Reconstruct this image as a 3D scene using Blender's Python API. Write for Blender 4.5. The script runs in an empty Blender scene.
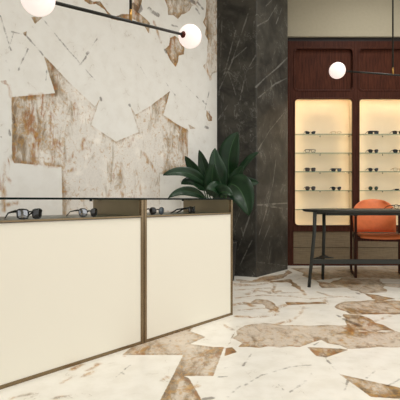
import bpy, bmesh, math, random
import numpy as np
from mathutils import Vector, Matrix
random.seed(7)
PI = math.pi
SC = bpy.context.scene
COL = SC.collection
F, CX, CY, H = 440.0, 200.0, 200.0, 0.86      # lens and eye height of the photograph

def W(px, py, d):                              # a point seen at a given distance into the room
    return Vector(((px-CX)*d/F, d, H+(CY-py)*d/F))
def lin(c):
    return tuple((x/255/12.92 if x/255 <= .04045 else ((x/255+.055)/1.055)**2.4) for x in c)
def L4(c): return (*lin(c), 1)

# ------------------------------------------------------------------ materials
def mat(name):
    m = bpy.data.materials.new(name); m.use_nodes = True
    nt = m.node_tree
    return m, nt, nt.nodes['Principled BSDF']
def node(nt, t, **kw):
    n = nt.nodes.new(t)
    for k, v in kw.items():
        if k in n.inputs.keys() if hasattr(n.inputs, 'keys') else False: n.inputs[k].default_value = v
        else: setattr(n, k, v)
    return n
def mth(nt, op, a, b=None, c=None, clamp=False):
    n = nt.nodes.new('ShaderNodeMath'); n.operation = op; n.use_clamp = clamp
    for i, v in enumerate((a, b, c)):
        if v is None: continue
        if isinstance(v, (int, float)): n.inputs[i].default_value = v
        else: nt.links.new(v, n.inputs[i])
    return n.outputs[0]
def mixc(nt, f, a, b):
    n = nt.nodes.new('ShaderNodeMix'); n.data_type = 'RGBA'
    if isinstance(f, (int, float)): n.inputs[0].default_value = f
    else: nt.links.new(f, n.inputs[0])
    for s, v in ((6, a), (7, b)):
        if isinstance(v, tuple): n.inputs[s].default_value = v
        else: nt.links.new(v, n.inputs[s])
    return n.outputs[2]
def sstep(nt, x, lo, hi):
    n = nt.nodes.new('ShaderNodeMapRange'); n.interpolation_type = 'SMOOTHSTEP'
    nt.links.new(x, n.inputs[0]); n.inputs[1].default_value = lo; n.inputs[2].default_value = hi
    return n.outputs[0]
def coords(nt, scale=(1, 1, 1), rot=(0, 0, 0)):
    t = nt.nodes.new('ShaderNodeTexCoord'); mp = nt.nodes.new('ShaderNodeMapping')
    mp.inputs['Scale'].default_value = scale; mp.inputs['Rotation'].default_value = rot
    nt.links.new(t.outputs['Object'], mp.inputs['Vector']); return mp.outputs[0]
def noise(nt, vec, scale, detail=4, rough=.55, dist=0):
    n = nt.nodes.new('ShaderNodeTexNoise')
    n.inputs['Scale'].default_value = scale; n.inputs['Detail'].default_value = detail
    n.inputs['Roughness'].default_value = rough; n.inputs['Distortion'].default_value = dist
    nt.links.new(vec, n.inputs['Vector']); return n.outputs['Fac']
def attr(nt, name):
    n = nt.nodes.new('ShaderNodeAttribute'); n.attribute_name = name; return n.outputs['Fac']

def simple(name, rgb, rough=.5, metal=0, spec=.5, coat=0, var=.08, vscale=30, bump=0):
    m, nt, p = mat(name)
    v = noise(nt, coords(nt), vscale, 3)
    a = L4(rgb); b = tuple(min(1, x*(1-var*2)) for x in a[:3])+(1,)
    nt.links.new(mixc(nt, sstep(nt, v, .35, .7), a, b), p.inputs['Base Color'])
    p.inputs['Roughness'].default_value = rough; p.inputs['Metallic'].default_value = metal
    p.inputs['Specular IOR Level'].default_value = spec; p.inputs['Coat Weight'].default_value = coat
    if bump:
        bn = nt.nodes.new('ShaderNodeBump'); bn.inputs['Strength'].default_value = bump
        bn.inputs['Distance'].default_value = .002
        nt.links.new(v, bn.inputs['Height']); nt.links.new(bn.outputs[0], p.inputs['Normal'])
    return m

def wood(name, dark, light, rough=.4, scale=(28, 28, 1.3)):
    m, nt, p = mat(name)
    v = noise(nt, coords(nt, scale), 3.0, 6, .65, .6)
    v2 = noise(nt, coords(nt, (90, 90, 4)), 3.0, 3, .6)
    c = mixc(nt, sstep(nt, v, .3, .72), L4(dark), L4(light))
    c = mixc(nt, mth(nt, 'MULTIPLY', sstep(nt, v2, .55, .7), .45), c, L4(tuple(x*.6 for x in dark)))
    nt.links.new(c, p.inputs['Base Color'])
    p.inputs['Roughness'].default_value = rough; p.inputs['Specular IOR Level'].default_value = .12
    return m

def quartzite(name, cream, cream2, pale, brown, rust, rough, axis):
    """cream shards with rust-stained translucent quartz between; q/v/k/r come from the slab pattern"""
    m, nt, p = mat(name)
    q, v, k, r = attr(nt, 'q'), attr(nt, 'v'), attr(nt, 'k'), attr(nt, 'r')
    iso = coords(nt)
    st = coords(nt, (1, 1, .28) if axis == 'wall' else (1, .5, 1), (0, 0, 0) if axis == 'wall' else (0, 0, .5))
    n1 = noise(nt, iso, 9, 6, .6)
    nf = noise(nt, iso, 38, 5, .6)
    n2 = noise(nt, st, 10, 9, .74, .7)
    n3 = noise(nt, st, 15, 9, .76, 1.0)
    jit = mth(nt, 'MULTIPLY', mth(nt, 'SUBTRACT', nf, .5), .022)
    # cream with hairline veins
    hv = mth(nt, 'ABSOLUTE', mth(nt, 'SUBTRACT', noise(nt, iso, 2.3, 5, .6, .8), .5))
    hair = mth(nt, 'MULTIPLY', sstep(nt, hv, .007, .0), sstep(nt, n1, .52, .66))
    cr = mixc(nt, sstep(nt, n1, .35, .7), L4(cream), L4(cream2))
    cr = mixc(nt, mth(nt, 'MULTIPLY', hair, .42), cr, L4(brown))
    # quartz
    warp = mth(nt, 'MULTIPLY', mth(nt, 'SUBTRACT', noise(nt, iso, 11, 4, .6), .5), .07)
    lm = noise(nt, iso, 3.2, 4, .6, .6)                 # broad drifts of staining
    near = mth(nt, "MULTIPLY", sstep(nt, mth(nt, "ADD", q, warp), .05, .0), .08)   # stained along the shard borders
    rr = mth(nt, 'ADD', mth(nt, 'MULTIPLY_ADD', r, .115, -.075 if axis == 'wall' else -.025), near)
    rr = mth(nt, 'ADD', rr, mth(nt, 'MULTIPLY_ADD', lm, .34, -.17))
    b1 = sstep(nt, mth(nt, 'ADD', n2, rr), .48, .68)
    b2 = sstep(nt, mth(nt, 'ADD', n3, mth(nt, 'MULTIPLY', rr, .5)), .56, .69)
    b3 = sstep(nt, mth(nt, 'ADD', noise(nt, iso, 26, 6, .7, .8), mth(nt, 'MULTIPLY', rr, .4)), .52, .64)
    grain = sstep(nt, noise(nt, iso, 60, 4, .7), .3, .75)
    pl = mixc(nt, mth(nt, 'MULTIPLY', grain, .55), L4(pale), L4(tuple(x*.90 for x in pale)))
    pl = mixc(nt, sstep(nt, noise(nt, iso, 6, 5, .6), .5, .75), pl, L4(tuple(min(250, x*1.06) for x in pale)))
    ochre = L4((186, 142, 70))
    qc = mixc(nt, mth(nt, 'MULTIPLY', b1, .78), pl, L4(brown))
    qc = mixc(nt, mth(nt, 'MULTIPLY', sstep(nt, mth(nt, 'ADD', n2, rr), .60, .78), .8), qc, L4((88, 66, 40)))
    qc = mixc(nt, mth(nt, 'MULTIPLY', b3, .6), qc, ochre)
    qc = mixc(nt, mth(nt, 'MULTIPLY', b2, .75), qc, L4(rust))
    qm = sstep(nt, mth(nt, 'ADD', q, mth(nt, 'MULTIPLY', jit, .5)), -.002, .003)
    edge = mth(nt, 'MULTIPLY', sstep(nt, mth(nt, 'ABSOLUTE', mth(nt, 'ADD', q, -.008)), .012, .0), sstep(nt, n1, .45, .62))
    c = mixc(nt, qm, cr, qc)
    c = mixc(nt, mth(nt, 'MULTIPLY', mth(nt, 'MULTIPLY', edge, qm), .4), c, L4(brown))
    brk = sstep(nt, n3, .40, .58)
    vm = mth(nt, 'MULTIPLY', sstep(nt, mth(nt, 'ADD', mth(nt, 'ADD', v, jit), mth(nt, 'MULTIPLY', warp, .45)), .014, -.014), brk)
    vc = mixc(nt, sstep(nt, nf, .42, .60), ochre, L4(rust))
    vc = mixc(nt, sstep(nt, n1, .5, .65), vc, L4(brown))
    c = mixc(nt, mth(nt, 'MULTIPLY', vm, .85), c, vc)
    kj = mth(nt, 'ADD', k, mth(nt, 'ADD', mth(nt, 'MULTIPLY', jit, .8), mth(nt, 'MULTIPLY', warp, .4)))
    km = mth(nt, 'MULTIPLY', sstep(nt, kj, .004, -.004), sstep(nt, n1, .40, .55))
    c = mixc(nt, mth(nt, 'MULTIPLY', km, .66), c, L4((70, 54, 40)))
    nt.links.new(c, p.inputs['Base Color'])
    p.inputs['Roughness'].default_value = rough; p.inputs['Specular IOR Level'].default_value = .35
    return m

def dark_marble(name):
    m, nt, p = mat(name)
    v = attr(nt, 'v'); iso = coords(nt)
    n1 = noise(nt, iso, 4, 7, .65, .5); nf = noise(nt, iso, 30, 4, .6)
    vec = coords(nt, (1.6, 1.6, .8), (.5, .3, .4))
    hv = mth(nt, 'ABSOLUTE', mth(nt, 'SUBTRACT', noise(nt, vec, 2.2, 5, .6, 1.2), .5))
    hair = mth(nt, 'MULTIPLY', sstep(nt, hv, .012, .0), sstep(nt, n1, .40, .62))
    c = mixc(nt, sstep(nt, n1, .3, .75), L4((41, 40, 37)), L4((78, 75, 68)))
    c = mixc(nt, mth(nt, 'MULTIPLY', hair, .4), c, L4((150, 150, 142)))
    jit = mth(nt, 'ADD', mth(nt, 'MULTIPLY', mth(nt, 'SUBTRACT', nf, .5), .016), mth(nt, 'MULTIPLY', mth(nt, 'SUBTRACT', noise(nt, iso, 7, 4), .5), .028))
    vm = mth(nt, 'MULTIPLY', sstep(nt, mth(nt, 'ADD', v, jit), .006, -.004), sstep(nt, nf, .12, .45))
    c = mixc(nt, mth(nt, 'MULTIPLY', vm, .42), c, L4((160, 158, 150)))
    nt.links.new(c, p.inputs['Base Color'])
    p.inputs['Roughness'].default_value = .38; p.inputs['Specular IOR Level'].default_value = .3
    return m

def glass(name, tint, refl=.10, gl_rough=.02):
    m, nt, p = mat(name)
    out = nt.nodes['Material Output']
    tr = nt.nodes.new('ShaderNodeBsdfTransparent'); tr.inputs[0].default_value = L4(tint)
    gl = nt.nodes.new('ShaderNodeBsdfGlossy'); gl.inputs['Roughness'].default_value = gl_rough
    lw = nt.nodes.new('ShaderNodeLayerWeight'); lw.inputs[0].default_value = .35
    f = mth(nt, 'MULTIPLY_ADD', lw.outputs['Fresnel'], .5, refl*.3)
    f = mth(nt, 'ADD', f, mth(nt, 'MULTIPLY', noise(nt, coords(nt), 3, 1), .02), clamp=True)
    mx = nt.nodes.new('ShaderNodeMixShader')
    nt.links.new(f, mx.inputs[0]); nt.links.new(tr.outputs[0], mx.inputs[1]); nt.links.new(gl.outputs[0], mx.inputs[2])
    nt.links.new(mx.outputs[0], out.inputs[0]); return m

def lamp_mat(name, rgb, strength, base=(250, 245, 240), rough=.3):
    m, nt, p = mat(name)
    v = noise(nt, coords(nt), 2, 1)
    nt.links.new(mixc(nt, mth(nt, 'MULTIPLY', v, .1), L4(base), L4(tuple(x*.95 for x in base))), p.inputs['Base Color'])
    p.inputs['Emission Color'].default_value = L4(rgb); p.inputs['Emission Strength'].default_value = strength
    p.inputs['Roughness'].default_value = rough; return m

M = {}
M['wall_stone'] = quartzite('cream_quartzite', (241, 239, 232), (235, 232, 224), (236, 230, 220), (142, 114, 70), (162, 98, 38), .42, 'wall')
M['floor_stone'] = quartzite('floor_quartzite', (232, 228, 218), (223, 218, 206), (208, 195, 178), (126, 102, 70), (152, 98, 44), .30, 'floor')
M['pillar'] = dark_marble('charcoal_marble')
M['plaster'] = simple('warm_grey_plaster', (176, 168, 146), .9, var=.02)
M['ceiling'] = simple('white_plaster', (225, 222, 214), .9, var=.02)
M['mahogany'] = wood('dark_mahogany', (54, 27, 19), (84, 47, 34))
M['panel'] = wood('mahogany_panel', (54, 26, 17), (92, 50, 33), .55)
M['shadow_gap'] = simple('blackened_wood', (26, 18, 16), .6)
M['cream_back'] = simple('cream_lacquer', (231, 213, 182), .6, var=.015, vscale=8)
M['drawer'] = wood('taupe_oak', (118, 104, 84), (140, 125, 100), .55, (1.5, 1.5, 30))
M['shelf_glass'] = glass('clear_shelf_glass', (251, 254, 252))
M['glass_edge'] = simple('green_glass_edge', (92, 128, 104), .2)
M['top_glass'] = glass('smoked_counter_glass', (225, 238, 230), .12)
M['top_edge'] = simple('dark_green_glass_edge', (10, 22, 17), .3, 0, .08)
M['bronze'] = simple('satin_bronze', (132, 114, 88), .26, .85, var=.05)
M['bronze_dark'] = simple('dark_bronze', (158, 142, 116), .28, .45, var=.1, vscale=4)
M['tray'] = simple('dark_display_tray', (82, 74, 62), .3, .4)
M['front'] = lamp_mat('backlit_cream_panel', (255, 247, 230), .12, (226, 221, 205), .6)
M['led'] = lamp_mat('warm_led', (255, 220, 160), 6)
M['globe'] = lamp_mat('opal_globe', (255, 232, 226), .72, (225, 215, 210))
M['black_metal'] = simple('black_metal', (44, 44, 40), .35, .6)
M['brass'] = simple('brass', (176, 134, 70), .3, .9)
M['cap'] = simple('dark_copper_cap', (92, 46, 38), .25, .8)
M['table'] = simple('charcoal_green_lacquer', (42, 45, 41), .42, .1, var=.06)
M['leather'] = simple('tan_leather', (234, 126, 72), .45, 0, .4, var=.04, vscale=25, bump=.03)
M['walnut'] = wood('dark_walnut', (52, 28, 20), (84, 48, 34), .4)
M['leaf'] = simple('deep_green_leaf', (18, 52, 23), .42, 0, .35, .08, var=.18, vscale=9)
M['rib'] = simple('pale_green_rib', (48, 84, 42), .5)
M['pot'] = simple('charcoal_planter', (31, 33, 33), .55)
M['soil'] = simple('dark_soil', (50, 38, 30), .95, var=.3, vscale=90, bump=.8)
M['acetate_black'] = simple('black_acetate', (20, 20, 20), .18)
M['acetate_brown'] = simple('brown_acetate', (58, 38, 26), .2, var=.25, vscale=120)
M['gold_wire'] = simple('pale_gold_wire', (176, 140, 92), .3, .7)
M['lens_dark'] = simple('dark_lens', (24, 22, 21), .05)
M['lens_brown'] = simple('brown_lens', (52, 40, 30), .08)
M['lens_green'] = simple('green_lens', (28, 52, 32), .08)
M['lens_blue'] = simple('blue_grey_lens', (70, 82, 92), .06)
M['lens_reflection'] = simple('grey_reflection_lens', (150, 152, 156), .05, .75, var=.02)  # reflection of bright windows put into the lens colour
M['lens_clear'] = glass('clear_lens', (238, 240, 238), .1)
M['trim_white'] = simple('white_window_frame', (230, 230, 226), .5)

# ------------------------------------------------------------------ mesh helpers
def box(bm, x0, x1, y0, y1, z0, z1, mi=0, bev=0):
    vs = [bm.verts.new(p) for p in ((x0,y0,z0),(x1,y0,z0),(x1,y1,z0),(x0,y1,z0),(x0,y0,z1),(x1,y0,z1),(x1,y1,z1),(x0,y1,z1))]
    fs = []
    for q in ((3,2,1,0),(4,5,6,7),(0,1,5,4),(1,2,6,5),(2,3,7,6),(3,0,4,7)):
        f = bm.faces.new([vs[i] for i in q]); f.material_index = mi; fs.append(f)
    if bev:
        es = list({e for f in fs for e in f.edges})
        bmesh.ops.bevel(bm, geom=es, offset=bev, segments=2, affect='EDGES', profile=.6)
    return fs
def tube(bm, pts, rad, seg=10, closed=False, flat=1.0, up=None, mi=0):
    pts = [Vector(p) for p in pts]; n = len(pts)
    if not hasattr(rad, '__len__'): rad = [rad]*n
    rings = []; prev = None
    for i, p in enumerate(pts):
        if closed: t = pts[(i+1) % n]-pts[i-1]
        else: t = pts[min(i+1, n-1)]-pts[max(i-1, 0)]
        t.normalize()
        if up is not None: a = Vector(up)
        elif prev is None: a = Vector((0,0,1)) if abs(t.z) < .9 else Vector((1,0,0))
        else: a = prev
        a = a-t*a.dot(t)
        if a.length < 1e-6: a = t.orthogonal()
        a.normalize(); b = t.cross(a); prev = a
        rings.append([bm.verts.new(p+(a*math.cos(2*PI*k/seg)+b*math.sin(2*PI*k/seg)*flat)*rad[i]) for k in range(seg)])
    m = n if closed else n-1
    for i in range(m):
        r0, r1 = rings[i], rings[(i+1) % n]
        for k in range(seg):
            f = bm.faces.new((r0[k], r0[(k+1) % seg], r1[(k+1) % seg], r1[k])); f.smooth = True; f.material_index = mi
    if not closed:
        bm.faces.new(rings[0][::-1]).material_index = mi; bm.faces.new(rings[-1]).material_index = mi
def lathe(bm, prof, seg=32, c=(0,0,0)):
    rings = [[bm.verts.new((c[0]+r*math.cos(2*PI*k/seg), c[1]+r*math.sin(2*PI*k/seg), c[2]+z)) for k in range(seg)] for r, z in prof]
    for a, b in zip(rings, rings[1:]):
        for k in range(seg):
            f = bm.faces.new((a[k], a[(k+1)%seg], b[(k+1)%seg], b[k])); f.smooth = True
    bm.faces.new(rings[0][::-1]); bm.faces.new(rings[-1])
def sphere(bm, c, r, u=32, v=16):
    g = bmesh.ops.create_uvsphere(bm, u_segments=u, v_segments=v, radius=r, matrix=Matrix.Translation(c))
    for vv in g['verts']:
        for f in vv.link_faces: f.smooth = True
def plate(outer, holes, thick, bev=0.0):
    """flat board with rounded-rectangle holes, in local X/Z, front at y=0, back at y=thick"""
    cu = bpy.data.curves.new('tmp', 'CURVE'); cu.dimensions = '2D'; cu.fill_mode = 'BOTH'
    cu.extrude = max(thick/2-bev, .0005); cu.bevel_depth = bev; cu.bevel_resolution = 2; cu.offset = -bev
    for (x0, x1, z0, z1, r) in [outer]+holes:
        pts = []
        if r <= 0: pts = [(x0,z0),(x1,z0),(x1,z1),(x0,z1)]
        else:
            for (cx, cz, a0) in ((x1-r,z0+r,-90),(x1-r,z1-r,0),(x0+r,z1-r,90),(x0+r,z0+r,180)):
                for k in range(7):
                    a = math.radians(a0+90*k/6); pts.append((cx+r*math.cos(a), cz+r*math.sin(a)))
        sp = cu.splines.new('POLY'); sp.points.add(len(pts)-1); sp.use_cyclic_u = True
        for i, (x, z) in enumerate(pts): sp.points[i].co = (x, z, 0, 1)
    o = bpy.data.objects.new('tmp', cu); COL.objects.link(o)
    dg = bpy.context.evaluated_depsgraph_get(); dg.update()
    me = bpy.data.meshes.new_from_object(o.evaluated_get(dg))
    bm = bmesh.new(); bm.from_mesh(me)
    bm.transform(Matrix.Translation((0, thick/2, 0)) @ Matrix.Rotation(PI/2, 4, 'X'))
    bpy.data.objects.remove(o); bpy.data.curves.remove(cu); bpy.data.meshes.remove(me)
    return bm
def obj(name, bm, m, parent=None, world_root=None):
    bmesh.ops.recalc_face_normals(bm, faces=bm.faces)
    if world_root is not None: bm.transform(world_root.inverted())
    me = bpy.data.meshes.new(name); bm.to_mesh(me); bm.free()
    for x in (m if isinstance(m, (list, tuple)) else [m]): me.materials.append(x)
    o = bpy.data.objects.new(name, me); COL.objects.link(o)
    if parent is not None: o.parent = parent
    return o
def tag(o, label, cat, group=None):
    o['label'] = label; o['category'] = cat
    if group: o['group'] = group
    return o
def thing(name, label, cat, loc=(0,0,0), rz=0, group=None):
    o = bpy.data.objects.new(name, None); COL.objects.link(o)
    o.empty_display_size = .1; o.location = loc; o.rotation_euler = (0,0,rz)
    return tag(o, label, cat, group)
def mtx(o): return Matrix.Translation(o.location) @ o.rotation_euler.to_matrix().to_4x4()
def struct(o): o['kind'] = 'structure'; return o
def B(): return bmesh.new()
def bx(*a, **k):
    b = B(); box(b, *a, **k); return b

# ------------------------------------------------------------------ stone slabs with traced shards
def seg_dist(P, a, b):
    a = np.array(a); b = np.array(b); ab = b-a
    t = np.clip(((P-a)@ab)/max(ab@ab, 1e-12), 0, 1)
    return np.hypot(*(P-a-t[:,None]*ab).T)
def poly_sdf(P, poly):
    n = len(poly); d = np.full(len(P), 1e9); ins = np.zeros(len(P), bool)
    for i in range(n):
        a, b = poly[i], poly[(i+1)%n]
        d = np.minimum(d, seg_dist(P, a, b))
        c = ((a[1] > P[:,1]) != (b[1] > P[:,1]))
        den = (b[1]-a[1]) if abs(b[1]-a[1]) > 1e-12 else 1e-12
        ins ^= c & (P[:,0] < (b[0]-a[0])*(P[:,1]-a[1])/den+a[0])
    return np.where(ins, d, -d)
def line_dist(P, lines):
    d = np.full(len(P), 1.0)
    for pts, w in lines:
        for a, b in zip(pts, pts[1:]): d = np.minimum(d, seg_dist(P, a, b)-w)
    return d
def shards(P, seed, spacing):
    rng = np.random.default_rng(seed)
    lo, hi = P.min(0), P.max(0); n = max(8, int(np.prod((hi-lo)/spacing)))
    S = rng.uniform(lo-.3, hi+.3, (n, 2)); kind = rng.random(n) < .38
    out = np.empty(len(P))
    for i in range(0, len(P), 20000):
        D = np.hypot(P[i:i+20000,None,0]-S[None,:,0], P[i:i+20000,None,1]-S[None,:,1])
        o = np.argsort(D, 1)[:, :3]; r = np.arange(len(o))
        d1, d2 = D[r,o[:,0]], D[r,o[:,1]]; k1, k2 = kind[o[:,0]], kind[o[:,1]]
        g = (d2-d1)/2+.0
        out[i:i+20000] = np.where(k1, np.where(k2, .2, g), np.where(k2, -g, -.2))
    return out
def grid_mesh(name, us, vs, to3d, attrs, m):
    U, V = np.meshgrid(us, vs, indexing='ij'); P = np.stack([U.ravel(), V.ravel()], 1)
    co = to3d(P).astype(np.float32)
    nu, nv = len(us), len(vs)
    idx = np.arange(nu*nv).reshape(nu, nv)
    q = np.stack([idx[:-1,:-1], idx[1:,:-1], idx[1:,1:], idx[:-1,1:]], -1).reshape(-1, 4)
    me = bpy.data.meshes.new(name)
    me.vertices.add(len(co)); me.vertices.foreach_set('co', co.ravel())
    me.loops.add(q.size); me.loops.foreach_set('vertex_index', q.ravel().astype(np.int32))
    me.polygons.add(len(q)); me.polygons.foreach_set('loop_start', np.arange(0, q.size, 4, dtype=np.int32))
    me.update(calc_edges=True)
    for k, v in attrs(P).items():
        a = me.attributes.new(k, 'FLOAT', 'POINT'); a.data.foreach_set('value', v.astype(np.float32))
    me.materials.append(m)
    o = bpy.data.objects.new(name, me); COL.objects.link(o); return struct(o)
def blobs(P, bl):
    r = np.zeros(len(P))
    for (c, sx, sy, w) in bl:
        r += w*np.exp(-(((P[:,0]-c[0])/sx)**2+((P[:,1]-c[1])/sy)**2))
    return np.clip(r, 0, 1.3)

def rough(poly, amp, seed=1, step=.06):
    rg = random.Random(seed); out = []
    for a, b in zip(poly, poly[1:]+poly[:1]):
        L_ = math.hypot(b[0]-a[0], b[1]-a[1]); n = max(1, int(L_/step))
        for i in range(n):
            j = 0 if i == 0 else amp*rg.uniform(-1, 1); t = i/n
            out.append((a[0]+(b[0]-a[0])*t-(b[1]-a[1])/L_*j, a[1]+(b[1]-a[1])*t+(b[0]-a[0])/L_*j))
    return out
UD = Vector((.6625, .749, 0)); ND = Vector((-.749, .6625, 0))   # along / behind the counter
UANG = math.atan2(.749, .6625)
# marble wall: s runs along UD from the pillar joint, t is height
WO = Vector((.196, 5.079, 0))
def wall_uv(px, py):
    k = (px-CX)/F      # X = k d on WO + s UD
    s = (WO.x-k*WO.y)/(k*UD.y-UD.x); d = WO.y+s*UD.y
    return (s, H+(CY-py)*d/F)
def wp(l): return [wall_uv(*p) for p in l]
Q_WALL = [wp(l) for l in (
  [(11.5,97),(30,95.5),(55,93),(49,74),(43.5,55),(55,67),(67,80),(95,106.5),(100,98.5),(91.5,125),(116,141.5),(138.5,132),(130,105),(135.5,114.5),(150,106),(170,91),(163.5,115),(175,123),(188,130),(187.5,174),(160,174),(160,300),(63,330),(62.5,215),(61.5,167),(14,163),(12,158)],
  [(86,-3),(100,1),(108,12),(114,17),(122,14),(131,14),(131,18),(118,20.5),(111,19),(104,9),(96,4),(84,1)],
  [(170,38),(180,39),(184.5,48),(178,62),(175.5,67),(170,60),(165,49)],
  [(131,-4),(143,-4),(141,5),(138,12),(146,19),(150,23),(149,34),(143,24),(131,18)],
  [(163,-4),(199,-4),(196,5),(186,13),(178,19),(168,15)],
  [(217,-6),(204,-6),(206,10),(203,22),(208,40),(207,55),(203,66),(210,79),(217,72)],
  [(206.5,110),(212,117),(212,121),(208,121)], [(188,124),(196,128.5),(190,129)],
  [(31,17),(43,17),(35,24)], [(22,33),(27,31),(26,37)],
  [(-1,81),(6,80),(9,86),(3,84)],
  [(160,210),(187,212),(187,300),(160,300)],
)]
for i in (1, 2, 3, 4, 5, 6, 9, 10): Q_WALL[i] = rough(Q_WALL[i], .03, i)
V_WALL = [(wp(a), w) for a, w in (
  ([(9,86),(11,97)], .008), ([(12,158),(7,162),(4,176),(0,188)], .022), ([(6,176),(13,184)], .010), ([(3,178),(4,210)], .013), ([(6,205),(18,203)], .014),
  ([(154,22),(158,33),(161,42)], .012), ([(146,25),(150,33)], .010),
  ([(36,134),(33,150),(36,164)], .020), ([(39,140),(38,164)], .012), ([(55,140),(54,154),(52,165)], .012), ([(30,96),(42,95)], .012),
  ([(30,158),(44,166),(60,167)], .008),
  ([(111,163),(110.5,171),(110,179)], .012), ([(120,163),(121,171),(122,180)], .012), ([(110,192),(108,196)], .014), ([(121,192),(124,196)], .014),
  ([(144,154),(150,163),(155,171)], .014), ([(145,161),(151,164)], .012), ([(163,146),(166,170)], .010),
  ([(85,148),(73,155),(69,161)], .012), ([(64,172),(75,169)], .010), ([(139,182),(141,194)], .010),
  ([(187,130),(185,140),(187,152)], .014), ([(166,118),(178,126),(188,132)], .010),
  ([(14,98),(13,118),(17,122)], .016), ([(24,120),(27,132)], .014), ([(84,140),(82,146)], .016), ([(129,140),(129,146)], .014),
  ([(205,66),(210,78)], .025), ([(171,52),(176,64)], .02))]
K_WALL = [(wp(a), max(w, .0035)) for a, w in (
  ([(0,15),(11,50)], .003), ([(42,18),(70,52),(95,80)], .002), ([(160,75),(175,95)], .003), ([(180,80),(200,100)], .003), ([(25,34),(43,55)], .004), ([(140,66),(148,80)], .003),
  ([(134,6),(138,10)], .03), ([(149,9),(158,15)], .02), ([(140,6),(141,9)], .02), ([(198,3),(203,9)], .012), ([(196,9),(200,14)], .012), ([(170,25),(170,38)], .008), ([(166,23),(178,27)], .008),
  ([(87,54),(89,52)], .010), ([(86,56),(94,43),(97,39)], .0035), ([(133,54),(138,66)], .004), ([(75,71),(86,57)], .0025), ([(65,62),(61,67),(57,70)], .003),
  ([(100.5,98),(101,100)], .009), ([(129.5,105),(130,106)], .009), ([(209,112),(210,119)], .014), ([(174,60),(175,62)], .012), ([(165,50),(166,52)], .014),
  ([(203,101),(206,104)], .012), ([(205,127),(208,128)], .014), ([(189,0),(194,2)], .02), ([(209,92),(205,110)], .003), ([(28,49),(18,70)], .003), ([(14,32),(9,48)], .003),
  ([(12,32),(27,35)], .004), ([(1,137),(1,137.5)], .006), ([(9,129),(10,135)], .008), ([(6,60),(10,72)], .003), ([(47,70),(46,80)], .003), ([(13,116),(14,122)], .012))]
R_WALL = [(wall_uv(72,158), .08, .08, .5), (wall_uv(148,160), .08, .12, .7), (wall_uv(110,172), .035, .12, .9), (wall_uv(121,172), .035, .12, .9), (wall_uv(25,140), .3, .3, .5), (wall_uv(116,198), .25, .06, .6), (wall_uv(168,165), .08, .2, .7), (wall_uv(66,190), .05, .2, .6),
          (wall_uv(22,105), .35, .25, .9), (wall_uv(40,100), .3, .10, .9), (wall_uv(38,150), .25, .2, .8), (wall_uv(50,75), .15, .4, 1), (wall_uv(165,120), .25, .35, .75),
          (wall_uv(182,145), .25, .35, .8), (wall_uv(210,60), .2, 1.2, .55), (wall_uv(175,55), .3, .4, 1.2), (wall_uv(180,8), .6, .3, 1.0), (wall_uv(110,14), .8, .25, 1.1), (wall_uv(36,19), .2, .2, 1.2), (wall_uv(209,115), .2, .2, 1.3), (wall_uv(140,14), .3, .4, 1.0)]
def wall_attrs(P):
    q = np.full(len(P), -9.)
    for p in Q_WALL: q = np.maximum(q, poly_sdf(P, p))
    v = line_dist(P, V_WALL); k = line_dist(P, K_WALL); r = blobs(P, R_WALL)
    sx = wall_uv(-4, 0)[0]
    far = (P[:,0] < sx) | (P[:,1] > 3.3)
    if far.any():
        q[far] = shards(P[far], 5, .75); v[far] = 1; k[far] = 1; r[far] = .5
    return dict(q=np.clip(q, -.3, .3), v=v, k=k, r=r)
ss = np.concatenate([np.arange(-10.8, -2.65, .08), np.arange(-2.65, -.004, .007), [0.0]])
zz = np.concatenate([np.arange(0, .56, .04), np.arange(.56, 3.32, .007), np.arange(3.32, 3.95, .08), [3.95]])
o = grid_mesh('wall_left', ss, zz, lambda P: np.stack([WO.x+P[:,0]*UD.x, WO.y+P[:,0]*UD.y, P[:,1]], 1), wall_attrs, M['wall_stone'])

# floor
def fl(px, py):
    d = H*F/(py-CY); return ((px-CX)*d/F, d)
def fp(l): return [fl(*p) for p in l]
Q_FLOOR = [fp(l) for l in (
  [(122,355),(140,340),(196,324),(190,331),(206,337),(190,344),(214,347),(224,347),(213.5,376),(184,376),(189,378),(203,402),(159,402),(172,377),(183,355)],
  [(227,346),(235,332),(233,338),(240,328),(252,324),(266,323),(284,325),(348,325),(352,331),(396,331),(402,333),(402,347),(348,349),(321,340),(306,345),(300,347),(238,347),(242,343),(232,338)],
  [(232,347),(237,352),(224,356.5),(226,348)],
  [(307,347),(346,349),(348,350),(326,357.5),(316,356)],
  [(339,374),(402,388),(402,399),(371,397)],
  [(343,314),(360,315),(395,331),(350,331),(345,321)],
  [(336,305),(345,301.5),(376,300),(402,301),(402,314),(350,314),(337,309)],
  [(316,281),(330,283),(341,278),(358,279),(379,279),(387,292),(361,293),(346,287.5),(322,288)],
  [(363,293),(378,295),(396,299),(381,301),(372,299)],
  [(380,283),(402,284),(402,288),(384,286)],
  [(285,302),(325,302),(327,304),(287,305)],
  [(270,281),(290,279),(297,284),(301,288),(306,294),(299,290),(287,282),(270,282.5)],
  [(300,268),(402,266),(402,279),(380,278.5),(358,278.5),(341,277.5),(316,280.5),(303,276)],
  [(236,279),(252,281),(262,277),(284,274),(288,270),(292,272),(284,278),(262,282),(240,283)],
  [(238,305),(250,303),(256,299),(268,300),(276,306),(280,312),(270,310),(262,304)],
  [(363,269),(376,268),(374,271),(362,270.5)], [(290,268),(345,268),(345,271),(300,272)],
)]
for i in (1, 5, 6, 7, 8, 10, 11, 12, 13, 14): Q_FLOOR[i] = rough(Q_FLOOR[i], .018, 20+i)
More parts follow.
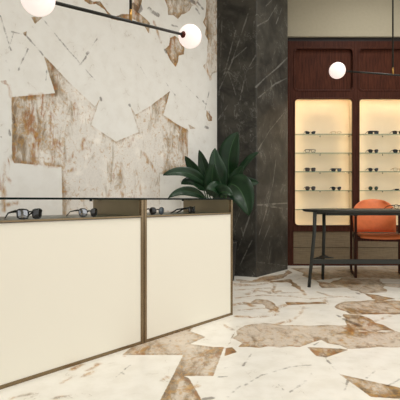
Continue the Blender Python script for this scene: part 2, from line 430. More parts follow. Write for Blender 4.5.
V_FLOOR = [(fp(a), w) for a, w in (
  ([(236,298),(262,295),(300,297)], .016), ([(240,310),(268,308)], .016), ([(290,296),(310,299),(336,297)], .016), ([(236,290),(270,288)], .018), ([(318,292),(330,296),(352,297)], .018), ([(255,276),(275,284),(272,293)], .016), ([(390,316),(372,322)], .012), ([(305,306),(300,314),(292,321)], .008),
  ([(272,312),(278,307),(287,305)], .028), ([(232,305),(245,303),(253,306)], 0.031), ([(238,316.5),(258,317),(275,314.5)], 0.028), ([(275,308),(277,313)], .02), ([(248,294),(256,290),(275,293)], 0.028),
  ([(233,286),(255,285),(266,283)], 0.028), ([(255,281),(263,278),(280,276)], .03), ([(236,284),(248,284.5)], .03),
  ([(270,293),(280,291)], 0.028), ([(281,293),(302,292)], 0.014), ([(302,290),(305,295)], .016), ([(325,300),(327,304)], .018), ([(278,324),(287,322),(291,320)], .022),
  ([(72,369),(82,365)], .018), ([(83,376),(92,372)], .014), ([(62,383),(72,377)], .008), ([(88,370),(98,364)], .014), ([(55,398),(66,396)], .010), ([(12,398),(30,394)], .008),
  ([(137,352),(150,347),(158,346)], .020), ([(125,356),(130,357)], .008), ([(163,380),(168,377)], .010), ([(186,362),(205,352),(224,348)], .010), ([(162,352),(178,346)], .012), ([(185,390),(197,386)], .015),
  ([(346,287),(341,279)], .012), ([(331,284),(336,288)], .014), ([(352,286),(362,283)], .014), ([(233,330),(222,324)], .01), ([(385,300),(399,310)], .010), ([(353,333),(345,337),(341,341)], .016))]
K_FLOOR = [(fp(a), max(w, .0036)) for a, w in (
  ([(246,385),(247,382)], .006), ([(218,377),(227,376.5)], .007), ([(314,345),(319,342)], .004), ([(341,349),(345,350)], .010), ([(316,353),(326,357)], .008), ([(337,315),(340,317)], .012), ([(357,293),(359,294)], .012),
  ([(225,368),(234,365)], .0025), ([(240,386),(225,399)], .0025), ([(246,384),(262,375),(290,367),(311,365)], .0025), ([(276,382),(284,390)], .003), ([(290,392),(306,381),(312,373)], .0025), ([(325,357),(332,366),(340,374)], .0022), ([(243,366),(251,354)], .003), ([(367,378),(375,371)], .003),
  ([(380,285),(402,286)], .012), ([(345,319),(360,326)], .02), ([(205,399),(212,398)], .012), ([(296,366),(306,365)], .003), ([(345,390),(348,380)], .0025), ([(387,386),(400,379)], .0025),
  ([(122,373),(124,374)], .006), ([(130,365),(116,377)], .002), ([(170,340),(165,352)], .002), ([(303,308),(315,308)], .004))]
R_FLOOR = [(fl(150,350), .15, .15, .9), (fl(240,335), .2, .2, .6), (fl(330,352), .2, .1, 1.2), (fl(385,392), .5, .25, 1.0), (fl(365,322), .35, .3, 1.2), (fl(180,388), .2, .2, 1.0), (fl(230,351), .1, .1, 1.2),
           (fl(350,276), 1.0, .5, 1.0), (fl(380,297), .3, .3, 1.0), (fl(305,303), .4, .1, 1.0), (fl(290,284), .5, .5, .9), (fl(370,308), .4, .3, .4), (fl(200,360), .2, .2, .35), (fl(350,333), .1, .1, .8)]  # wide blob under the table also darkens the stone for its shade
def floor_attrs(P):
    q = np.full(len(P), -9.)
    for p in Q_FLOOR: q = np.maximum(q, poly_sdf(P, p))
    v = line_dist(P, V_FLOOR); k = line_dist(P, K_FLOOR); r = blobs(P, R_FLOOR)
    d = np.maximum(P[:,1], .05); px = CX+F*P[:,0]/d; py = CY+F*H/d
    far = (P[:,1] < 1.5) | (px > 402) | (px < -4) | (py > 404) | (P[:,1] > 5.78)
    q[far] = shards(P[far], 11, .7); v[far] = 1; k[far] = 1; r[far] = .5
    return dict(q=np.clip(q, -.3, .3), v=v, k=k, r=r)
fx = np.concatenate([np.arange(-7, -1.1, .1), np.arange(-1.1, 2.75, .009), np.arange(2.75, 5.5, .1), [5.5]])
fy = np.concatenate([np.arange(-3.0, 1.75, .1), np.arange(1.75, 5.8, .009), np.arange(5.8, 6.3, .1), [6.3]])
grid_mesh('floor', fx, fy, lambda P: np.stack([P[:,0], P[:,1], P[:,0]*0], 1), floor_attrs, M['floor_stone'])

# dark marble pillar (four-sided, built up to the ceiling)
PA, PB, PC = Vector((.196,5.079,0)), Vector((.6266,4.895,0)), Vector((1.087,5.46,0))
PD = PA+(PC-PB)
def pil_uv(px, py, a, b):
    k = (px-CX)/F; e = b-a
    s = (a.x-k*a.y)/(k*e.y-e.x); d = a.y+s*e.y
    return (s*e.length, H+(CY-py)*d/F)
lenAB, lenBC = (PB-PA).length, (PC-PB).length
VP_ = []
for l, w in (([(220,88),(232,62),(240,38),(250,8)], .004), ([(224,75),(236,30)], .003), ([(240,100),(246,72),(256,55)], .004), ([(232,60),(247,47)], .005), ([(228,70),(236,95)], .004), ([(219,95),(222,20)], .003),
             ([(238,250),(250,215)], .004), ([(240,265),(252,240)], .003), ([(218,120),(228,105)], .004)):
    VP_.append(([pil_uv(x, y, PA, PB) for x, y in l], w))
for l, w in (([(256,87),(264,79),(277,68),(289,56)], .007), ([(258,98),(275,84),(289,77)], .004), ([(257,26),(268,20),(277,5)], .004), ([(276,24),(282,8)], .004), ([(266,6),(272,0)], .004),
             ([(257,205),(288,203)], .005), ([(266,206),(288,209)], .004), ([(259,235),(266,212),(273,183),(276,160)], .004), ([(257,262),(288,266)], .003), ([(260,250),(270,225)], .003), ([(258,150),(270,130),(288,108)], .004)):
    VP_.append(([(lenAB+a, b) for a, b in (pil_uv(x, y, PB, PC) for x, y in l)], w))
def pil3(P):
    per = [(PA,PB),(PB,PC),(PC,PD),(PD,PA)]; out = np.zeros((len(P),3)); acc = 0
    for a, b in per:
        Ls = (b-a).length; t = (P[:,0]-acc)/Ls; m_ = (t >= -1e-9) & (t <= 1+1e-9)
        for i in range(2): out[m_, i] = a[i]+(b[i]-a[i])*t[m_]
        acc += Ls
    out[:,2] = P[:,1]; return out
us = np.concatenate([np.linspace(0, lenAB, 40)[:-1], np.linspace(lenAB, lenAB+lenBC, 60), [2*lenAB+lenBC, 2*lenAB+2*lenBC]])
o = grid_mesh('wall_pillar', us, np.arange(0, 3.951, 3.95/280), pil3, lambda P: dict(v=line_dist(P, VP_)), M['pillar'])

# ------------------------------------------------------------------ room shell
DB, S = 5.76, 76.4
def cxm(px): return (px-CX)/S
def czm(py): return H+(CY-py)/S
CZ = 3.95
struct(obj('wall_back', bx(-1.0, 5.5, 6.08, 6.25, 0, CZ), M['plaster']))
struct(obj('wall_bulkhead', bx(.7, 5.5, DB-.03, 6.08, czm(37.3), CZ), M['plaster']))
struct(obj('ceiling', bx(-7, 5.5, -3.0, 6.25, CZ, CZ+.1), M['ceiling']))
b = B()                                              # right wall with one wide window opening
box(b, 5.5, 5.65, -3.0, -1.6, 0, CZ); box(b, 5.5, 5.65, 4.6, 6.25, 0, CZ)
box(b, 5.5, 5.65, -1.6, 4.6, 0, .25); box(b, 5.5, 5.65, -1.6, 4.6, 3.5, CZ)
struct(obj('wall_right', b, M['plaster']))
b = B()                                              # wall behind the camera, unseen opening added for frontal light
box(b, -7, -3.4, -3.15, -3.0, 0, CZ); box(b, 4.4, 5.65, -3.15, -3.0, 0, CZ)
box(b, -3.4, 4.4, -3.15, -3.0, 0, .2); box(b, -3.4, 4.4, -3.15, -3.0, 3.4, CZ)
struct(obj('wall_front', b, M['plaster']))
b = B()
for y in (-1.6, -.05, 1.5, 3.05, 4.54): box(b, 5.52, 5.6, y, y+.06, .25, 3.5)
box(b, 5.52, 5.6, -1.6, 4.6, .25, .31); box(b, 5.52, 5.6, -1.6, 4.6, 3.44, 3.5)
struct(obj('window_1', b, M['trim_white']))
b = B()  # frame bars of the added rear opening
for x in (-3.4, -1.45, .5, 2.45, 4.34): box(b, x, x+.06, -3.1, -3.03, .2, 3.4)
box(b, -3.4, 4.4, -3.1, -3.03, .2, .26); box(b, -3.4, 4.4, -3.1, -3.03, 3.34, 3.4)
struct(obj('window_2', b, M['trim_white']))

# ------------------------------------------------------------------ display counters
P0 = Vector((-.3428, 2.646, 0))+UD*.001-ND*.012; MODW, DEP = .874, .50
def counter(x0, w, label):
    p = P0+UD*x0
    r = thing('display_counter', label, 'display counter', p, UANG, 'backlit display counters')
    zt, zg = .766, .862
    obj('carcass', bx(.004, w-.004, .03, DEP-.004, .0, zt-.012), M['bronze_dark'], r)
    obj('front_panel', bx(.020, w-.020, .006, .03, .018, zt-.008), M['front'], r)
    obj('display_tray', bx(.020, w-.020, .0, DEP, zt-.012, zt), M['tray'], r)
    for a in (0, w-.020):
        obj('corner_post', bx(a, a+.020, .0, .020, 0, zg, bev=.0015), M['bronze'], r)
    for a in (0, w-.012):
        obj('end_panel', bx(a, a+.012, .020, DEP, zt-.4, zg), M['bronze_dark'], r)
    obj('base_rail', bx(.020, w-.020, .002, .03, 0, .018), M['bronze'], r)
    obj('tray_lip', bx(.020, w-.020, -.002, .004, zt-.008, zt+.001), M['bronze'], r)
    fs = B()
    for f in box(fs, -.0, w, -.004, DEP, zg, zg+.010):
        if abs(f.normal.z) < .5 and f.calc_center_median().z < zg+.009 and f.calc_center_median().z > zg+.001: f.material_index = 1
    obj('glass_top', fs, [M['top_glass'], M['top_edge']], r)
    for a in (.05, w-.05):
        k = B(); lathe(k, [(.010, 0), (.010, .010)], 14, (a, DEP-.03, zg-.010)); obj('glass_fixing', k, M['black_metal'], r)
    return r
c2 = counter(0, MODW, 'shorter backlit cream display counter nearest the plant and dark pillar')
c1 = counter(-1.4545, 1.45, 'longer backlit cream display counter running out of frame at left')

# ------------------------------------------------------------------ eyewear
def rim_pts(sx, w, h, n, tilt, cz, gap, taper, N=30):
    pts = []
    for k in range(N):
        a = 2*PI*k/N; c, s = math.cos(a), math.sin(a)
        x = w/2*abs(c)**(2/n)*(1 if c >= 0 else -1); z = h/2*abs(s)**(2/n)*(1 if s >= 0 else -1)
        x *= 1-taper*(.5-z/h)                         # narrower towards the bottom
        z += tilt*x/w*(1 if z > -h*.1 else .3)
        X = sx*(gap/2+w/2+x); pts.append((X, .0+.012*(abs(X)/.07)**2, cz+z))
    return pts
def eyewear(name, label, cat, loc, rz, group, w=.054, h=.042, n=3.2, tilt=.004, taper=.15, gap=.018, r=.0026, frame='acetate_black', lens='lens_dark', lens2=None, brow=0, fold=False, scale=1):
    t = thing(name, label, cat, loc, rz, group); t.scale = (scale,)*3
    cz = h/2+r
    low = min(p[2] for p in rim_pts(1, w, h, n, tilt, cz, gap, taper))-r; cz -= low
    fb = B()
    for sx in (-1, 1):
        pts = rim_pts(sx, w, h, n, tilt, cz, gap, taper); tube(fb, pts, r, 8, closed=True)
        lb = B(); c = [sum(p[i] for p in pts)/len(pts) for i in range(3)]
        front = [lb.verts.new((p[0], p[1]-.0005, p[2])) for p in pts]
        mid = [lb.verts.new((c[0]+(p[0]-c[0])*.5, c[1]+(p[1]-c[1])*.5-.003, c[2]+(p[2]-c[2])*.5)) for p in pts]
        cv = lb.verts.new((c[0], c[1]-.004, c[2])); N = len(pts)
        for i in range(N):
            j = (i+1) % N
            lb.faces.new((front[i], front[j], mid[j], mid[i])).smooth = True
            lb.faces.new((mid[i], mid[j], cv)).smooth = True
        obj('lens', lb, M[lens2 if (lens2 and sx > 0) else lens], t)
    zb = cz+h*.18
    tube(fb, [(-gap/2-.004, 0, zb-.002), (-gap/4, -.001, zb+.003), (gap/4, -.001, zb+.003), (gap/2+.004, 0, zb-.002)], r*1.1, 8)
    if brow: tube(fb, [(-gap/2-w, .012, cz+h*.42), (-gap/2-w/2, .003, cz+h*.5), (0, 0, cz+h*.46), (gap/2+w/2, .003, cz+h*.5), (gap/2+w, .012, cz+h*.42)], brow, 8)
    obj('frame', fb, M[frame], t)
    xe = gap/2+w*(1-taper*.2)+.002; zh = cz+h*.28+tilt*.4
    for sx in (-1, 1):
        tb = B()
        if fold:
            tube(tb, [(sx*xe, .012, zh), (sx*(xe-.004), .02, zh), (sx*.01, .024+.004*(sx+1), zh-.004), (-sx*.03, .026+.004*(sx+1), zh-.012)], [r*1.2, r*1.2, r, r*.9], 8, flat=.5)
        else:
            tube(tb, [(sx*(xe-.002), .010, zh), (sx*(xe+.002), .014, zh), (sx*(xe+.002), .05, zh-.004), (sx*(xe-.002), .095, zh-.010), (sx*(xe-.006), .120, max(zh-.024, .006)), (sx*(xe-.009), .142, .0035)],
                 [r*1.6, r*1.9, r*1.4, r*1.2, r*1.3, r*1.1], 8, flat=.55, up=(0,0,1))
        obj('temple', tb, M[frame], t)
    return t
TZ = .7665
def on_counter(px, off):
    # where the sight line of image column px crosses a line off metres behind the counter front
    a = P0+ND*off; k = (px-CX)/F; s = (a.x-k*a.y)/(k*UD.y-UD.x)
    return (a+UD*s)
def cput(px, off, drz, label, **kw):
    p = on_counter(px, off); p.z = TZ
    eyewear('sunglasses', label, 'sunglasses', p, UANG+math.radians(drz), 'sunglasses on the counter trays', **kw)
cput(30.5, .035, 2, 'chunky black sunglasses with one lens greyed by reflection, nearest the left frame edge', w=.056, h=.045, r=.0036, lens='lens_reflection', lens2='lens_dark', n=3.6, tilt=.003)
cput(89, .055, 0, 'slim rounded dark sunglasses on the longer counter, below the orange mirrored veins', w=.052, h=.044, r=.0024, n=2.5, lens='lens_reflection', lens2='lens_dark', taper=.2)
cput(157.5, .05, -4, 'round-lens sunglasses on the shorter counter right beside the seam post', w=.05, h=.044, n=2.2, r=.0022, lens='lens_dark', lens2='lens_blue')
cput(193, .07, 24, 'thick black sunglasses turned sideways on the shorter counter, below the plant', w=.056, h=.042, r=.0038, lens='lens_dark', lens2='lens_blue', n=3.4)

# ------------------------------------------------------------------ wall cabinets
SHELF = (133.4, 152.4, 171.2, 190.3, 209.3)
def cabinet(x0p, x1p, label, extra_left=0):
    dx = x0p-291.5
    r = thing('display_cabinet', label, 'display cabinet', (cxm(x0p), DB, 0), 0, 'mahogany display cabinets')
    ox = cxm(x0p)
    X = lambda px: cxm(px+dx)-ox
    D = .30
    top, bot = czm(41), 0
    hol = (X(293.6), X(354.0)); pan = (X(295.2), X(352.5))
    up = (czm(91.3), czm(47.3)); ni = (czm(226.5), czm(97.6))
    ba = (czm(264), czm(231.5))
    bm = plate((X(291.5)-extra_left, X(356), bot, top, 0),
               [(hol[0], hol[1], up[0], up[1], .06), (hol[0], hol[1], ni[0], ni[1], .06), (hol[0], hol[1], ba[0], ba[1], .006)], .035, .004)
    obj('face_frame', bm, M['mahogany'], r)
    # inner mouldings
    def ring(name, z, dz, yy, rr):
        q = plate((hol[0]-.004, hol[1]+.004, z[0]-.004, z[1]+.004, .06), [(pan[0], pan[1], z[0]+dz, z[1]-dz, rr)], .040, .006)
        q.transform(Matrix.Translation((0, yy, 0))); obj(name, q, M['mahogany'], r)
    ring('panel_moulding', up, .022, -.005, .045); ring('niche_moulding', ni, .018, -.005, .045)
    obj('upper_panel', bx(hol[0]-.004, hol[1]+.004, .036, .05, up[0]-.004, up[1]+.004), M['panel'], r)
    # carcass: sides, top, bottom, back
    b = B()
    box(b, X(291.5)-extra_left, X(292.8), .036, D, bot, top); box(b, X(354.8), X(356), .036, D, bot, top)
    box(b, X(292.8), X(354.8), .21, D, bot, top)
    obj('carcass', b, M['shadow_gap'], r)
    obj('niche_back', bx(hol[0], hol[1], .19, .205, ni[0]-.02, ni[1]+.02), M['cream_back'], r)
    b = B(); w0, w1 = hol[0], hol[1]
    box(b, w0-.014, w0, .036, .19, ni[0], ni[1]+.012); box(b, w1, w1+.014, .036, .19, ni[0], ni[1]+.012)
    box(b, w0, w1, .036, .19, ni[1]+.012, ni[1]+.022); box(b, w0, w1, .036, .19, ni[0], ni[0]+.014)
    obj('niche_lining', b, M['cream_back'], r)
    obj('led_strip', bx(w0+.03, w1-.03, .040, .050, ni[1]+.003, ni[1]+.0115), M['led'], r)
    la = bpy.data.lights.new('niche_light', 'AREA'); la.shape = 'RECTANGLE'; la.size = w1-w0-.08; la.size_y = .03
    la.energy = NICHE*.42; la.color = WARM
    lo = bpy.data.objects.new('niche_light', la); COL.objects.link(lo); lo.parent = r
    lo.location = ((w0+w1)/2, .046, ni[1]+.001); lo.rotation_euler = (math.radians(14), 0, 0)
    for xs, ry in ((w0+.006, -1), (w1-.006, 1)):  # unseen side strips and lights, added to even out the niche light
        obj('led_strip', bx(xs-.004, xs+.004, .037, .043, ni[0]+.06, ni[1]-.06), M['led'], r)
        la = bpy.data.lights.new('niche_light', 'AREA'); la.shape = 'RECTANGLE'; la.size = .02; la.size_y = ni[1]-ni[0]-.1
        la.energy = NICHE*.34; la.color = WARM
        lo = bpy.data.objects.new('niche_light', la); COL.objects.link(lo); lo.parent = r
        lo.location = (xs-ry*.002, .047, (ni[0]+ni[1])/2); dirv = Vector((-ry, .55, 0))
        lo.rotation_euler = dirv.to_track_quat('-Z', 'Y').to_euler()
    for py in SHELF:
        z = czm(py); f = B()
        for q in box(f, w0+.001, w1-.001, .040, .186, z-.008, z):
            if q.calc_center_median().y < .041: q.material_index = 1
        obj('glass_shelf', f, [M['shelf_glass'], M['glass_edge']], r)
        for (a, y) in ((w1-.012, .05), (w1-.012, .16), (w0+.012, .16), ((w0+w1)/2, .18)):
            k = B(); lathe(k, [(.006, -.014), (.006, 0)], 10, (a, y, z-.0085)); obj('shelf_clip', k, M['black_metal'], r)
    zm = (ba[0]+ba[1])/2
    for z0, z1 in ((ba[0]-.004, zm-.003), (zm+.003, ba[1]+.004)):
        obj('drawer', bx(hol[0]-.004, hol[1]+.004, .014, .034, z0, z1, bev=.002), M['drawer'], r)
    obj('cornice', bx(X(291.5)-extra_left, X(356), .01, D, top, czm(37.4)), M['shadow_gap'], r)
    return r
NICHE = 2.2; WARM = (1, .89, .71)
cab1 = cabinet(291.5, 356, 'tall mahogany lit display cabinet standing directly beside the dark pillar', .10)
cab2 = cabinet(356, 420.5, 'tall mahogany lit display cabinet behind the tan chair, cut by right edge')

def sput(px, shelf, label, dy=.075, name='sunglasses', cat='sunglasses', rz=0, **kw):
    z = czm(SHELF[shelf])+.0005; d = DB+dy
    x = (px-CX)*d/F
    kw.setdefault('scale', 1.06)
    eyewear(name, label, cat, (x, d, z), math.radians(rz), 'eyewear on the cabinet shelves', **kw)
A_, P_, G_ = 'acetate_black', 'acetate_brown', 'gold_wire'
sput(310.5, 0, 'dark winged sunglasses at left on top shelf beside the pillar', w=.056, h=.034, tilt=.012, taper=.3, frame=P_, lens='lens_dark', n=3)
sput(336.5, 0, 'thin gold rectangular clear glasses on top shelf of the pillar-side cabinet', name='eyeglasses', cat='eyeglasses', w=.053, h=.034, frame=G_, lens='lens_clear', r=.002, n=4, tilt=.001, taper=.05)
sput(310.5, 1, 'clear-lens glasses with dark rims, alone on the second shelf', name='eyeglasses', cat='eyeglasses', w=.055, h=.042, frame=A_, lens='lens_clear', r=.0026, n=2.6, brow=.003)
sput(310.5, 2, 'square brown sunglasses on third shelf beside the pillar', w=.056, h=.044, frame=P_, lens='lens_brown', n=4)
sput(336.5, 2, 'dark sunglasses with one blue-grey lens on third shelf of pillar-side cabinet', w=.055, h=.036, frame=A_, lens='lens_dark', lens2='lens_blue', n=4, brow=.003)
sput(310.5, 3, 'rounded brown sunglasses on the fourth shelf beside the pillar', w=.055, h=.047, frame=P_, lens='lens_brown', n=2.6)
sput(336.5, 3, 'black tapered sunglasses at right on fourth shelf of pillar-side cabinet', w=.054, h=.042, frame=A_, lens='lens_dark', n=2.8, taper=.4, tilt=.008)
sput(373.5, 0, 'wide flat-browed black sunglasses on top shelf, above the tan chair', w=.058, h=.036, frame=A_, lens='lens_dark', n=4.5, brow=.006, taper=.05)
sput(398, 0, 'brown sunglasses cut by the right frame edge on the top shelf', w=.055, h=.04, frame=P_, lens='lens_brown', n=3)
sput(373.5, 1, 'soft-cornered dark sunglasses on second shelf, above the tan chair', w=.055, h=.042, frame=P_, lens='lens_dark', n=2.6, taper=.3, tilt=.005)
sput(398.5, 1, 'dark sunglasses cut by the right frame edge on the second shelf', w=.056, h=.042, frame=A_, lens='lens_dark', n=2.8, tilt=.004)
sput(373.5, 2, 'winged dark sunglasses on third shelf, above the tan chair', w=.056, h=.04, frame=A_, lens='lens_dark', n=2.6, taper=.4, tilt=.009)
sput(398.5, 2, 'clear glasses with thin gold rims cut by the right frame edge', name='eyeglasses', cat='eyeglasses', w=.054, h=.044, frame=G_, lens='lens_clear', r=.002, n=2.4)
sput(373.5, 3, 'round green-lens sunglasses on fourth shelf, just above the tan chair', w=.05, h=.05, frame=G_, lens='lens_green', n=2.0, taper=0, r=.0016, gap=.022)
sput(400, 3, 'low slim dark glasses cut by right frame edge on fourth shelf', name='eyeglasses', cat='eyeglasses', w=.054, h=.018, frame=A_, lens='lens_dark', r=.002, n=3, taper=.05, tilt=0)

# ------------------------------------------------------------------ table
TT, TB = .765, .737
tr = thing('table', 'dark charcoal-green oval table with slender bent legs in front of cabinets', 'table', (2.0, 4.6, 0))
def track(hx, r, inset, z, bm, N=20):
    vs = []
    for k in range(2*N):
        a = PI/2+PI*k/(N-1) if k < N else -PI/2+PI*(k-N)/(N-1)
        ox = -hx if k < N else hx
        vs.append(bm.verts.new((ox+(r-inset)*math.cos(a), (r-inset)*math.sin(a), z)))
    return vs
b = B(); lev = [(.03, TB), (.008, TB+.006), (0, TT-.009), (.004, TT)]
rs = [track(.50, .42, i, z, b) for i, z in lev]
for r0, r1 in zip(rs, rs[1:]):
    for k in range(len(r0)): b.faces.new((r0[k], r0[(k+1)%len(r0)], r1[(k+1)%len(r0)], r1[k]))
b.faces.new(rs[0][::-1]); b.faces.new(rs[-1]); obj('tabletop', b, M['table'], tr)
def leg(top, knee, foot):
    b = B(); tube(b, [top, knee, foot], [.019, .018, .016], 14); return b
def lw(v): return Vector(v)-Vector((2.0, 4.6, 0))
for m_ in (1, -1):
    def mir(v): v = lw(v); return Vector((v.x*m_, v.y, v.z))
    obj('leg', leg(mir((1.148,4.395,TB+.002)), mir((1.140,4.385,.54)), mir((1.075,4.34,0))), M['table'], tr)
    obj('leg', leg(mir((1.333,4.735,TB+.002)), mir((1.338,4.745,.54)), mir((1.327,4.76,0))), M['table'], tr)
    b = B()
    p0, p1 = mir((1.112,4.375,.246)), mir((1.333,4.750,.246))
    tube(b, [p0, p1], [.026, .026], 4, flat=.45, up=(0,0,1)); obj('cross_rail', b, M['table'], tr)
    b = B(); vs = []
    for y in (4.738, 4.756): vs.append([b.verts.new(mir(v)) for v in ((1.333,y,.232), (1.333,y,.292), (1.352,y,.268), (1.385,y,.250), (1.44,y,.240), (1.44,y,.232))])
    b.faces.new(vs[0]); b.faces.new(vs[1][::-1])
    for k in range(6): b.faces.new((vs[0][k], vs[0][(k+1)%6], vs[1][(k+1)%6], vs[1][k]))
    obj('gusset', b, M['table'], tr)
obj('stretcher', bx(-.885, .885, -.215, -.193, .222, .267, bev=.002), M['table'], tr)
b = B(); box(b, -.75, .75, -.25, -.21, TB-.03, TB); box(b, -.75, .75, .1, .14, TB-.03, TB)
obj('apron_rail', b, M['table'], tr)
eyewear('eyeglasses', 'black-rimmed eyeglasses lying on the dark table at the right frame edge', 'eyeglasses', (2.06, 4.55, TT+.0005), math.radians(28), None, w=.054, h=.046, n=2.4, frame=A_, lens='lens_clear', r=.0028)

# ------------------------------------------------------------------ chair
CA = math.radians(-12.8)
ch = thing('armchair', 'tan leather armchair with dark wooden frame drawn up behind the table', 'chair', (2.035, 5.025, 0), CA)
def sheet(fn, nu, nv, th, m, name):
    """curved padded sheet: fn(u,v) -> point, thickened along its normal"""
    b = B(); G = [[Vector(fn(i/(nu-1), j/(nv-1))) for j in range(nv)] for i in range(nu)]
    Nn = [[None]*nv for _ in range(nu)]
    for i in range(nu):
        for j in range(nv):
            a = G[min(i+1,nu-1)][j]-G[max(i-1,0)][j]; c = G[i][min(j+1,nv-1)]-G[i][max(j-1,0)]
            n = a.cross(c); Nn[i][j] = n.normalized() if n.length > 1e-9 else Vector((0,0,1))
    t = []; u_ = []
    for i in range(nu):
        t.append([]); u_.append([])
        for j in range(nv):
            e = min(i, nu-1-i)/(nu-1)*2; f = min(j, nv-1-j)/(nv-1)*2
            k = th*(.35+.65*min(1, min(e, f)*5)**.5)
            t[i].append(b.verts.new(G[i][j]+Nn[i][j]*k*.5)); u_[i].append(b.verts.new(G[i][j]-Nn[i][j]*k*.5))
    for i in range(nu-1):
        for j in range(nv-1):
            b.faces.new((t[i][j], t[i+1][j], t[i+1][j+1], t[i][j+1])); b.faces.new((u_[i][j+1], u_[i+1][j+1], u_[i+1][j], u_[i][j]))
    for i in range(nu-1):
        for j in (0, nv-1): b.faces.new((t[i][j], t[i+1][j], u_[i+1][j], u_[i][j]))
    for j in range(nv-1):
        for i in (0, nu-1): b.faces.new((t[i][j], t[i][j+1], u_[i][j+1], u_[i][j]))
    for f in b.faces: f.smooth = True
    return obj(name, b, m, ch)
def backf(u, v):
    z = .485+.385*v; x = 2*u-1
    hw = .232*(1-.06*(1-v)*0)*(1.02-max(0, (v-.45)/.55)**3.6*.46)-.02*max(0, .4-v)
    # rounded top: height falls away towards the sides
    zz_ = z-.035*max(0, v-.3)*abs(x)**2.6
    y = .165+.115*v**1.2-.075*abs(x)**2.2
    return (x*hw-.022, y, zz_)
sheet(backf, 21, 17, .032, M['leather'], 'backrest')
def seatf(u, v):
    x = 2*u-1; y = -.255+.435*v
    hw = .245*(1-.10*(1-v)**4-.08*v)
    z = .470+.012*x*x-.018*v-.045*max(0, (.22-v)/.22)**2*.6-.006
    return (x*hw, y, z+.0)
sheet(seatf, 19, 17, .042, M['leather'], 'seat')
for s in (-1, 1):
    obj('leg', bx(s*.27-.013, s*.27+.013, -.235, -.205, 0, .68, bev=.003), M['walnut'], ch)
    obj('leg', bx(s*.27-.013, s*.27+.013, .205, .235, 0, .68, bev=.003), M['walnut'], ch)
    obj('armrest', bx(s*.27-.018, s*.27+.018, -.245, .25, .681, .702, bev=.004), M['walnut'], ch)
    obj('runner', bx(s*.27-.012, s*.27+.012, -.204, .204, .0, .022, bev=.003), M['walnut'], ch)
    b = B(); box(b, s*.255-.012 if s > 0 else -.267+.01, s*.255+.002 if s > 0 else -.243, -.19, .19, .415, .45)
    obj('seat_rail', b, M['walnut'], ch)
b = B(); box(b, -.257, .257, -.15, -.12, .40, .44); box(b, -.257, .257, .10, .13, .40, .44); obj('seat_bearer', b, M['walnut'], ch)

# ------------------------------------------------------------------ plant behind the counters
pc = Vector((.215, 4.70, 0))
pl = thing('potted_plant', 'large dark green broad-leaved plant in a charcoal planter by the pillar', 'potted plant', pc)
b = B(); lathe(b, [(.135,0),(.150,.01),(.180,.40),(.184,.42),(.170,.42),(.165,.37),(.002,.365)], 36); obj('planter', b, M['pot'], pl)
b = B(); lathe(b, [(.16,.366),(.155,.382),(.08,.39),(.002,.392)], 28); obj('soil', b, M['soil'], pl)
def leafobj(base, mid, tip, wid, roll=0.0, stem0=None):
    """one leaf blade on its own stalk; base/mid/tip are world points"""
    base, mid, tip = (Vector(p) for p in (base, mid, tip))
    def bez(t): return base*(1-t)**2+mid*2*t*(1-t)+tip*t*t
    b = B(); N = 15; C5 = [-1, -.55, -.04, .04, .55, 1]; rows = []
    view = Vector((0, 1, 0))
    for i in range(N):
        t = i/(N-1); p = bez(t); tg = (bez(min(1,t+.02))-bez(max(0,t-.02))).normalized()
        side = tg.cross(Vector((0,-1,.35))).normalized(); nrm = side.cross(tg).normalized()
        c, s = math.cos(roll), math.sin(roll)
        sd = side*c+nrm*s; nn = nrm*c-side*s
        w = wid*.5*(math.sin(PI*min(1, t*.97+.015)**.8)**.75)*(1 if t < .98 else .2)+.0012
        wav = .008*math.sin(t*9+wid*50)
        rows.append([b.verts.new(p+sd*(w*a)+nn*((abs(a)**1.5)*w*.38+wav*abs(a)*(1 if a > 0 else -1))) for a in C5])
    for r0, r1 in zip(rows, rows[1:]):
        for k in range(5):
            f = b.faces.new((r0[k], r0[k+1], r1[k+1], r1[k])); f.smooth = True; f.material_index = 1 if k == 2 else 0
    bmesh.ops.recalc_face_normals(b, faces=b.faces)
    g = bmesh.ops.solidify(b, geom=b.faces[:], thickness=.0016)
    lf = obj('leaf', b, [M['leaf'], M['rib']], pl, mtx(pl))
    s0 = Vector(stem0) if stem0 else pc+Vector((random.uniform(-.05,.05), random.uniform(-.05,.05), .38))
    b = B(); c1 = s0.lerp(base, .5); c1.z = s0.z+(base.z-s0.z)*.62
    pts = [s0*(1-t)**2+c1*2*t*(1-t)+base*t*t for t in [k/8 for k in range(9)]]
    pts.append(bez(.12)); tube(b, pts, [.008]*6+[.006]*3+[.004], 8)
    obj('stalk', b, M['rib'], lf, mtx(pl))
LEAVES = [  # (base px,py,d) (bend) (tip) width roll
 ((229,181,4.66),(226,150,4.60),(238,132,4.62),.20,.25),
 ((224,188,4.60),(213,172,4.55),(215,148,4.58),.17,-.3),
 ((208,190,4.62),(206,170,4.58),(199,150,4.62),.11,.3),
 ((204,190,4.52),(197,174,4.42),(185,156,4.36),.12,.4),
 ((205,184,4.45),(188,166,4.25),(163,175,4.10),.10,.2),
 ((206,190,4.45),(192,178,4.36),(181,184,4.28),.11,-.2),
 ((205,198,4.40),(185,184,4.22),(168,198,4.12),.08,.5),
 ((229,184,4.50),(243,183,4.38),(249,216,4.30),.24,-.25),
 ((226,190,4.58),(243,180,4.52),(259,183,4.50),.12,-.5),
 ((236,180,4.66),(244,160,4.62),(259,152,4.60),.07,.3),
 ((214,196,4.50),(210,180,4.40),(214,163,4.40),.15,.2),
 ((222,198,4.45),(218,186,4.36),(206,190,4.28),.15,-.3),
 ((232,196,4.55),(236,176,4.50),(243,166,4.46),.13,.2),
 ((228,190,4.70),(222,168,4.72),(221,158,4.70),.15,0),
 ((214,200,4.40),(222,186,4.30),(232,196,4.26),.13,.3),
 ((234,200,4.60),(246,192,4.56),(254,202,4.52),.09,.2)]
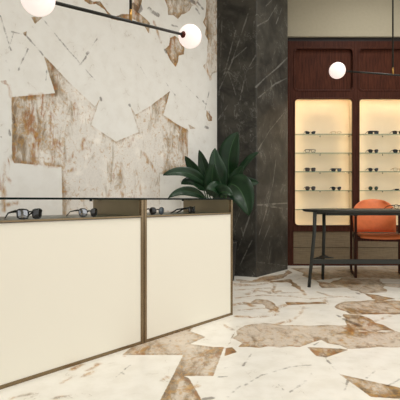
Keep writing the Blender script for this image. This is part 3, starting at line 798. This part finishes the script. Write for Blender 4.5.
for bs, md, tp, w_, rl in LEAVES: leafobj(W(*bs), W(*md), W(*tp), w_*1.12, rl*.8)

# ------------------------------------------------------------------ pendants
def pendant(e0, e1, label, frac=.5, R=.075):
    e0, e1 = Vector(e0), Vector(e1); dv = (e1-e0).normalized()
    mid = e0.lerp(e1, frac)
    r = thing('pendant_lamp', label, 'pendant lamp', (mid.x, mid.y, CZ), 0, 'two-globe pendant lamps')
    m_ = mtx(r)
    b = B(); tube(b, [e0+dv*(R+.006), e1-dv*(R+.006)], .0085, 12); obj('arm', b, M['black_metal'], r, m_)
    b = B(); tube(b, [mid+Vector((0,0,.065)), Vector((mid.x, mid.y, CZ-.02))], .0075, 12); obj('rod', b, M['black_metal'], r, m_)
    b = B(); tube(b, [mid+Vector((0,0,.0)), mid+Vector((0,0,.066))], .0085, 12); obj('joint', b, M['brass'], r, m_)
    b = B(); lathe(b, [(.06,-.025),(.06,0)], 28); obj('ceiling_canopy', b, M['black_metal'], r)
    for e, s in ((e0, 1), (e1, -1)):
        b = B(); sphere(b, e, R, 40, 20); g = obj('globe', b, M['globe'], r, m_)
        b = B(); q = e+dv*s*R; tube(b, [q-dv*s*.010, q-dv*s*.004, q+dv*s*.004, q+dv*s*.012], [.024, .022, .016, .008], 16)
        obj('cap', b, M['cap'], g, m_)
    return r
pendant(W(38.0,-1.5,1.98), W(190,36.3,2.85), 'two-globe pendant in front of the marble wall', .52)
pendant(W(337.3,70.5,4.10), W(447,79,4.21), 'two-globe pendant in front of the mahogany cabinets, cut by right edge', .5)

# ------------------------------------------------------------------ light
def area(name, loc, rot, sx, sy, e, col):
    la = bpy.data.lights.new(name, 'AREA'); la.shape = 'RECTANGLE'; la.size = sx; la.size_y = sy; la.energy = e; la.color = col
    o = bpy.data.objects.new(name, la); COL.objects.link(o); o.location = loc; o.rotation_euler = rot; return o
area('daylight_side_window', (5.75, 1.5, 1.9), (0, math.radians(90), 0), 3.2, 6.1, 90, (1, .985, .96))
area('frontal_fill_light', (.5, -3.25, 1.8), (math.radians(90), 0, 0), 7.6, 3.1, 62, (1, .995, .985))  # unseen fill light behind the camera, added to light the room frontally
for x, y in ((-.6, .6), (1.6, .6), (1.0, 2.6), (3.2, 2.6), (2.2, 4.5)):   # unseen overhead fill lights, added to brighten the floor and chair
    a = area('ceiling_fill_light', (x, y, CZ-.02), (0, 0, 0), .9, .9, 24, (1, .985, .96)); a.data.spread = math.radians(140)
w = bpy.data.worlds.new('World'); SC.world = w; w.use_nodes = True
bg = w.node_tree.nodes['Background']; bg.inputs[0].default_value = (.95, .97, 1, 1); bg.inputs[1].default_value = .2

cam = bpy.data.cameras.new('camera'); co = bpy.data.objects.new('camera', cam); COL.objects.link(co)
co.location = (0, 0, H); co.rotation_euler = (PI/2, 0, 0)
cam.sensor_width = 36; cam.sensor_fit = 'HORIZONTAL'; cam.lens = 36*F/400; cam.clip_start = .02
SC.camera = co
SC.view_settings.view_transform = 'Standard'; SC.view_settings.look = 'None'
SC.view_settings.gamma = 1; SC.view_settings.use_curve_mapping = False; SC.view_settings.exposure = 0
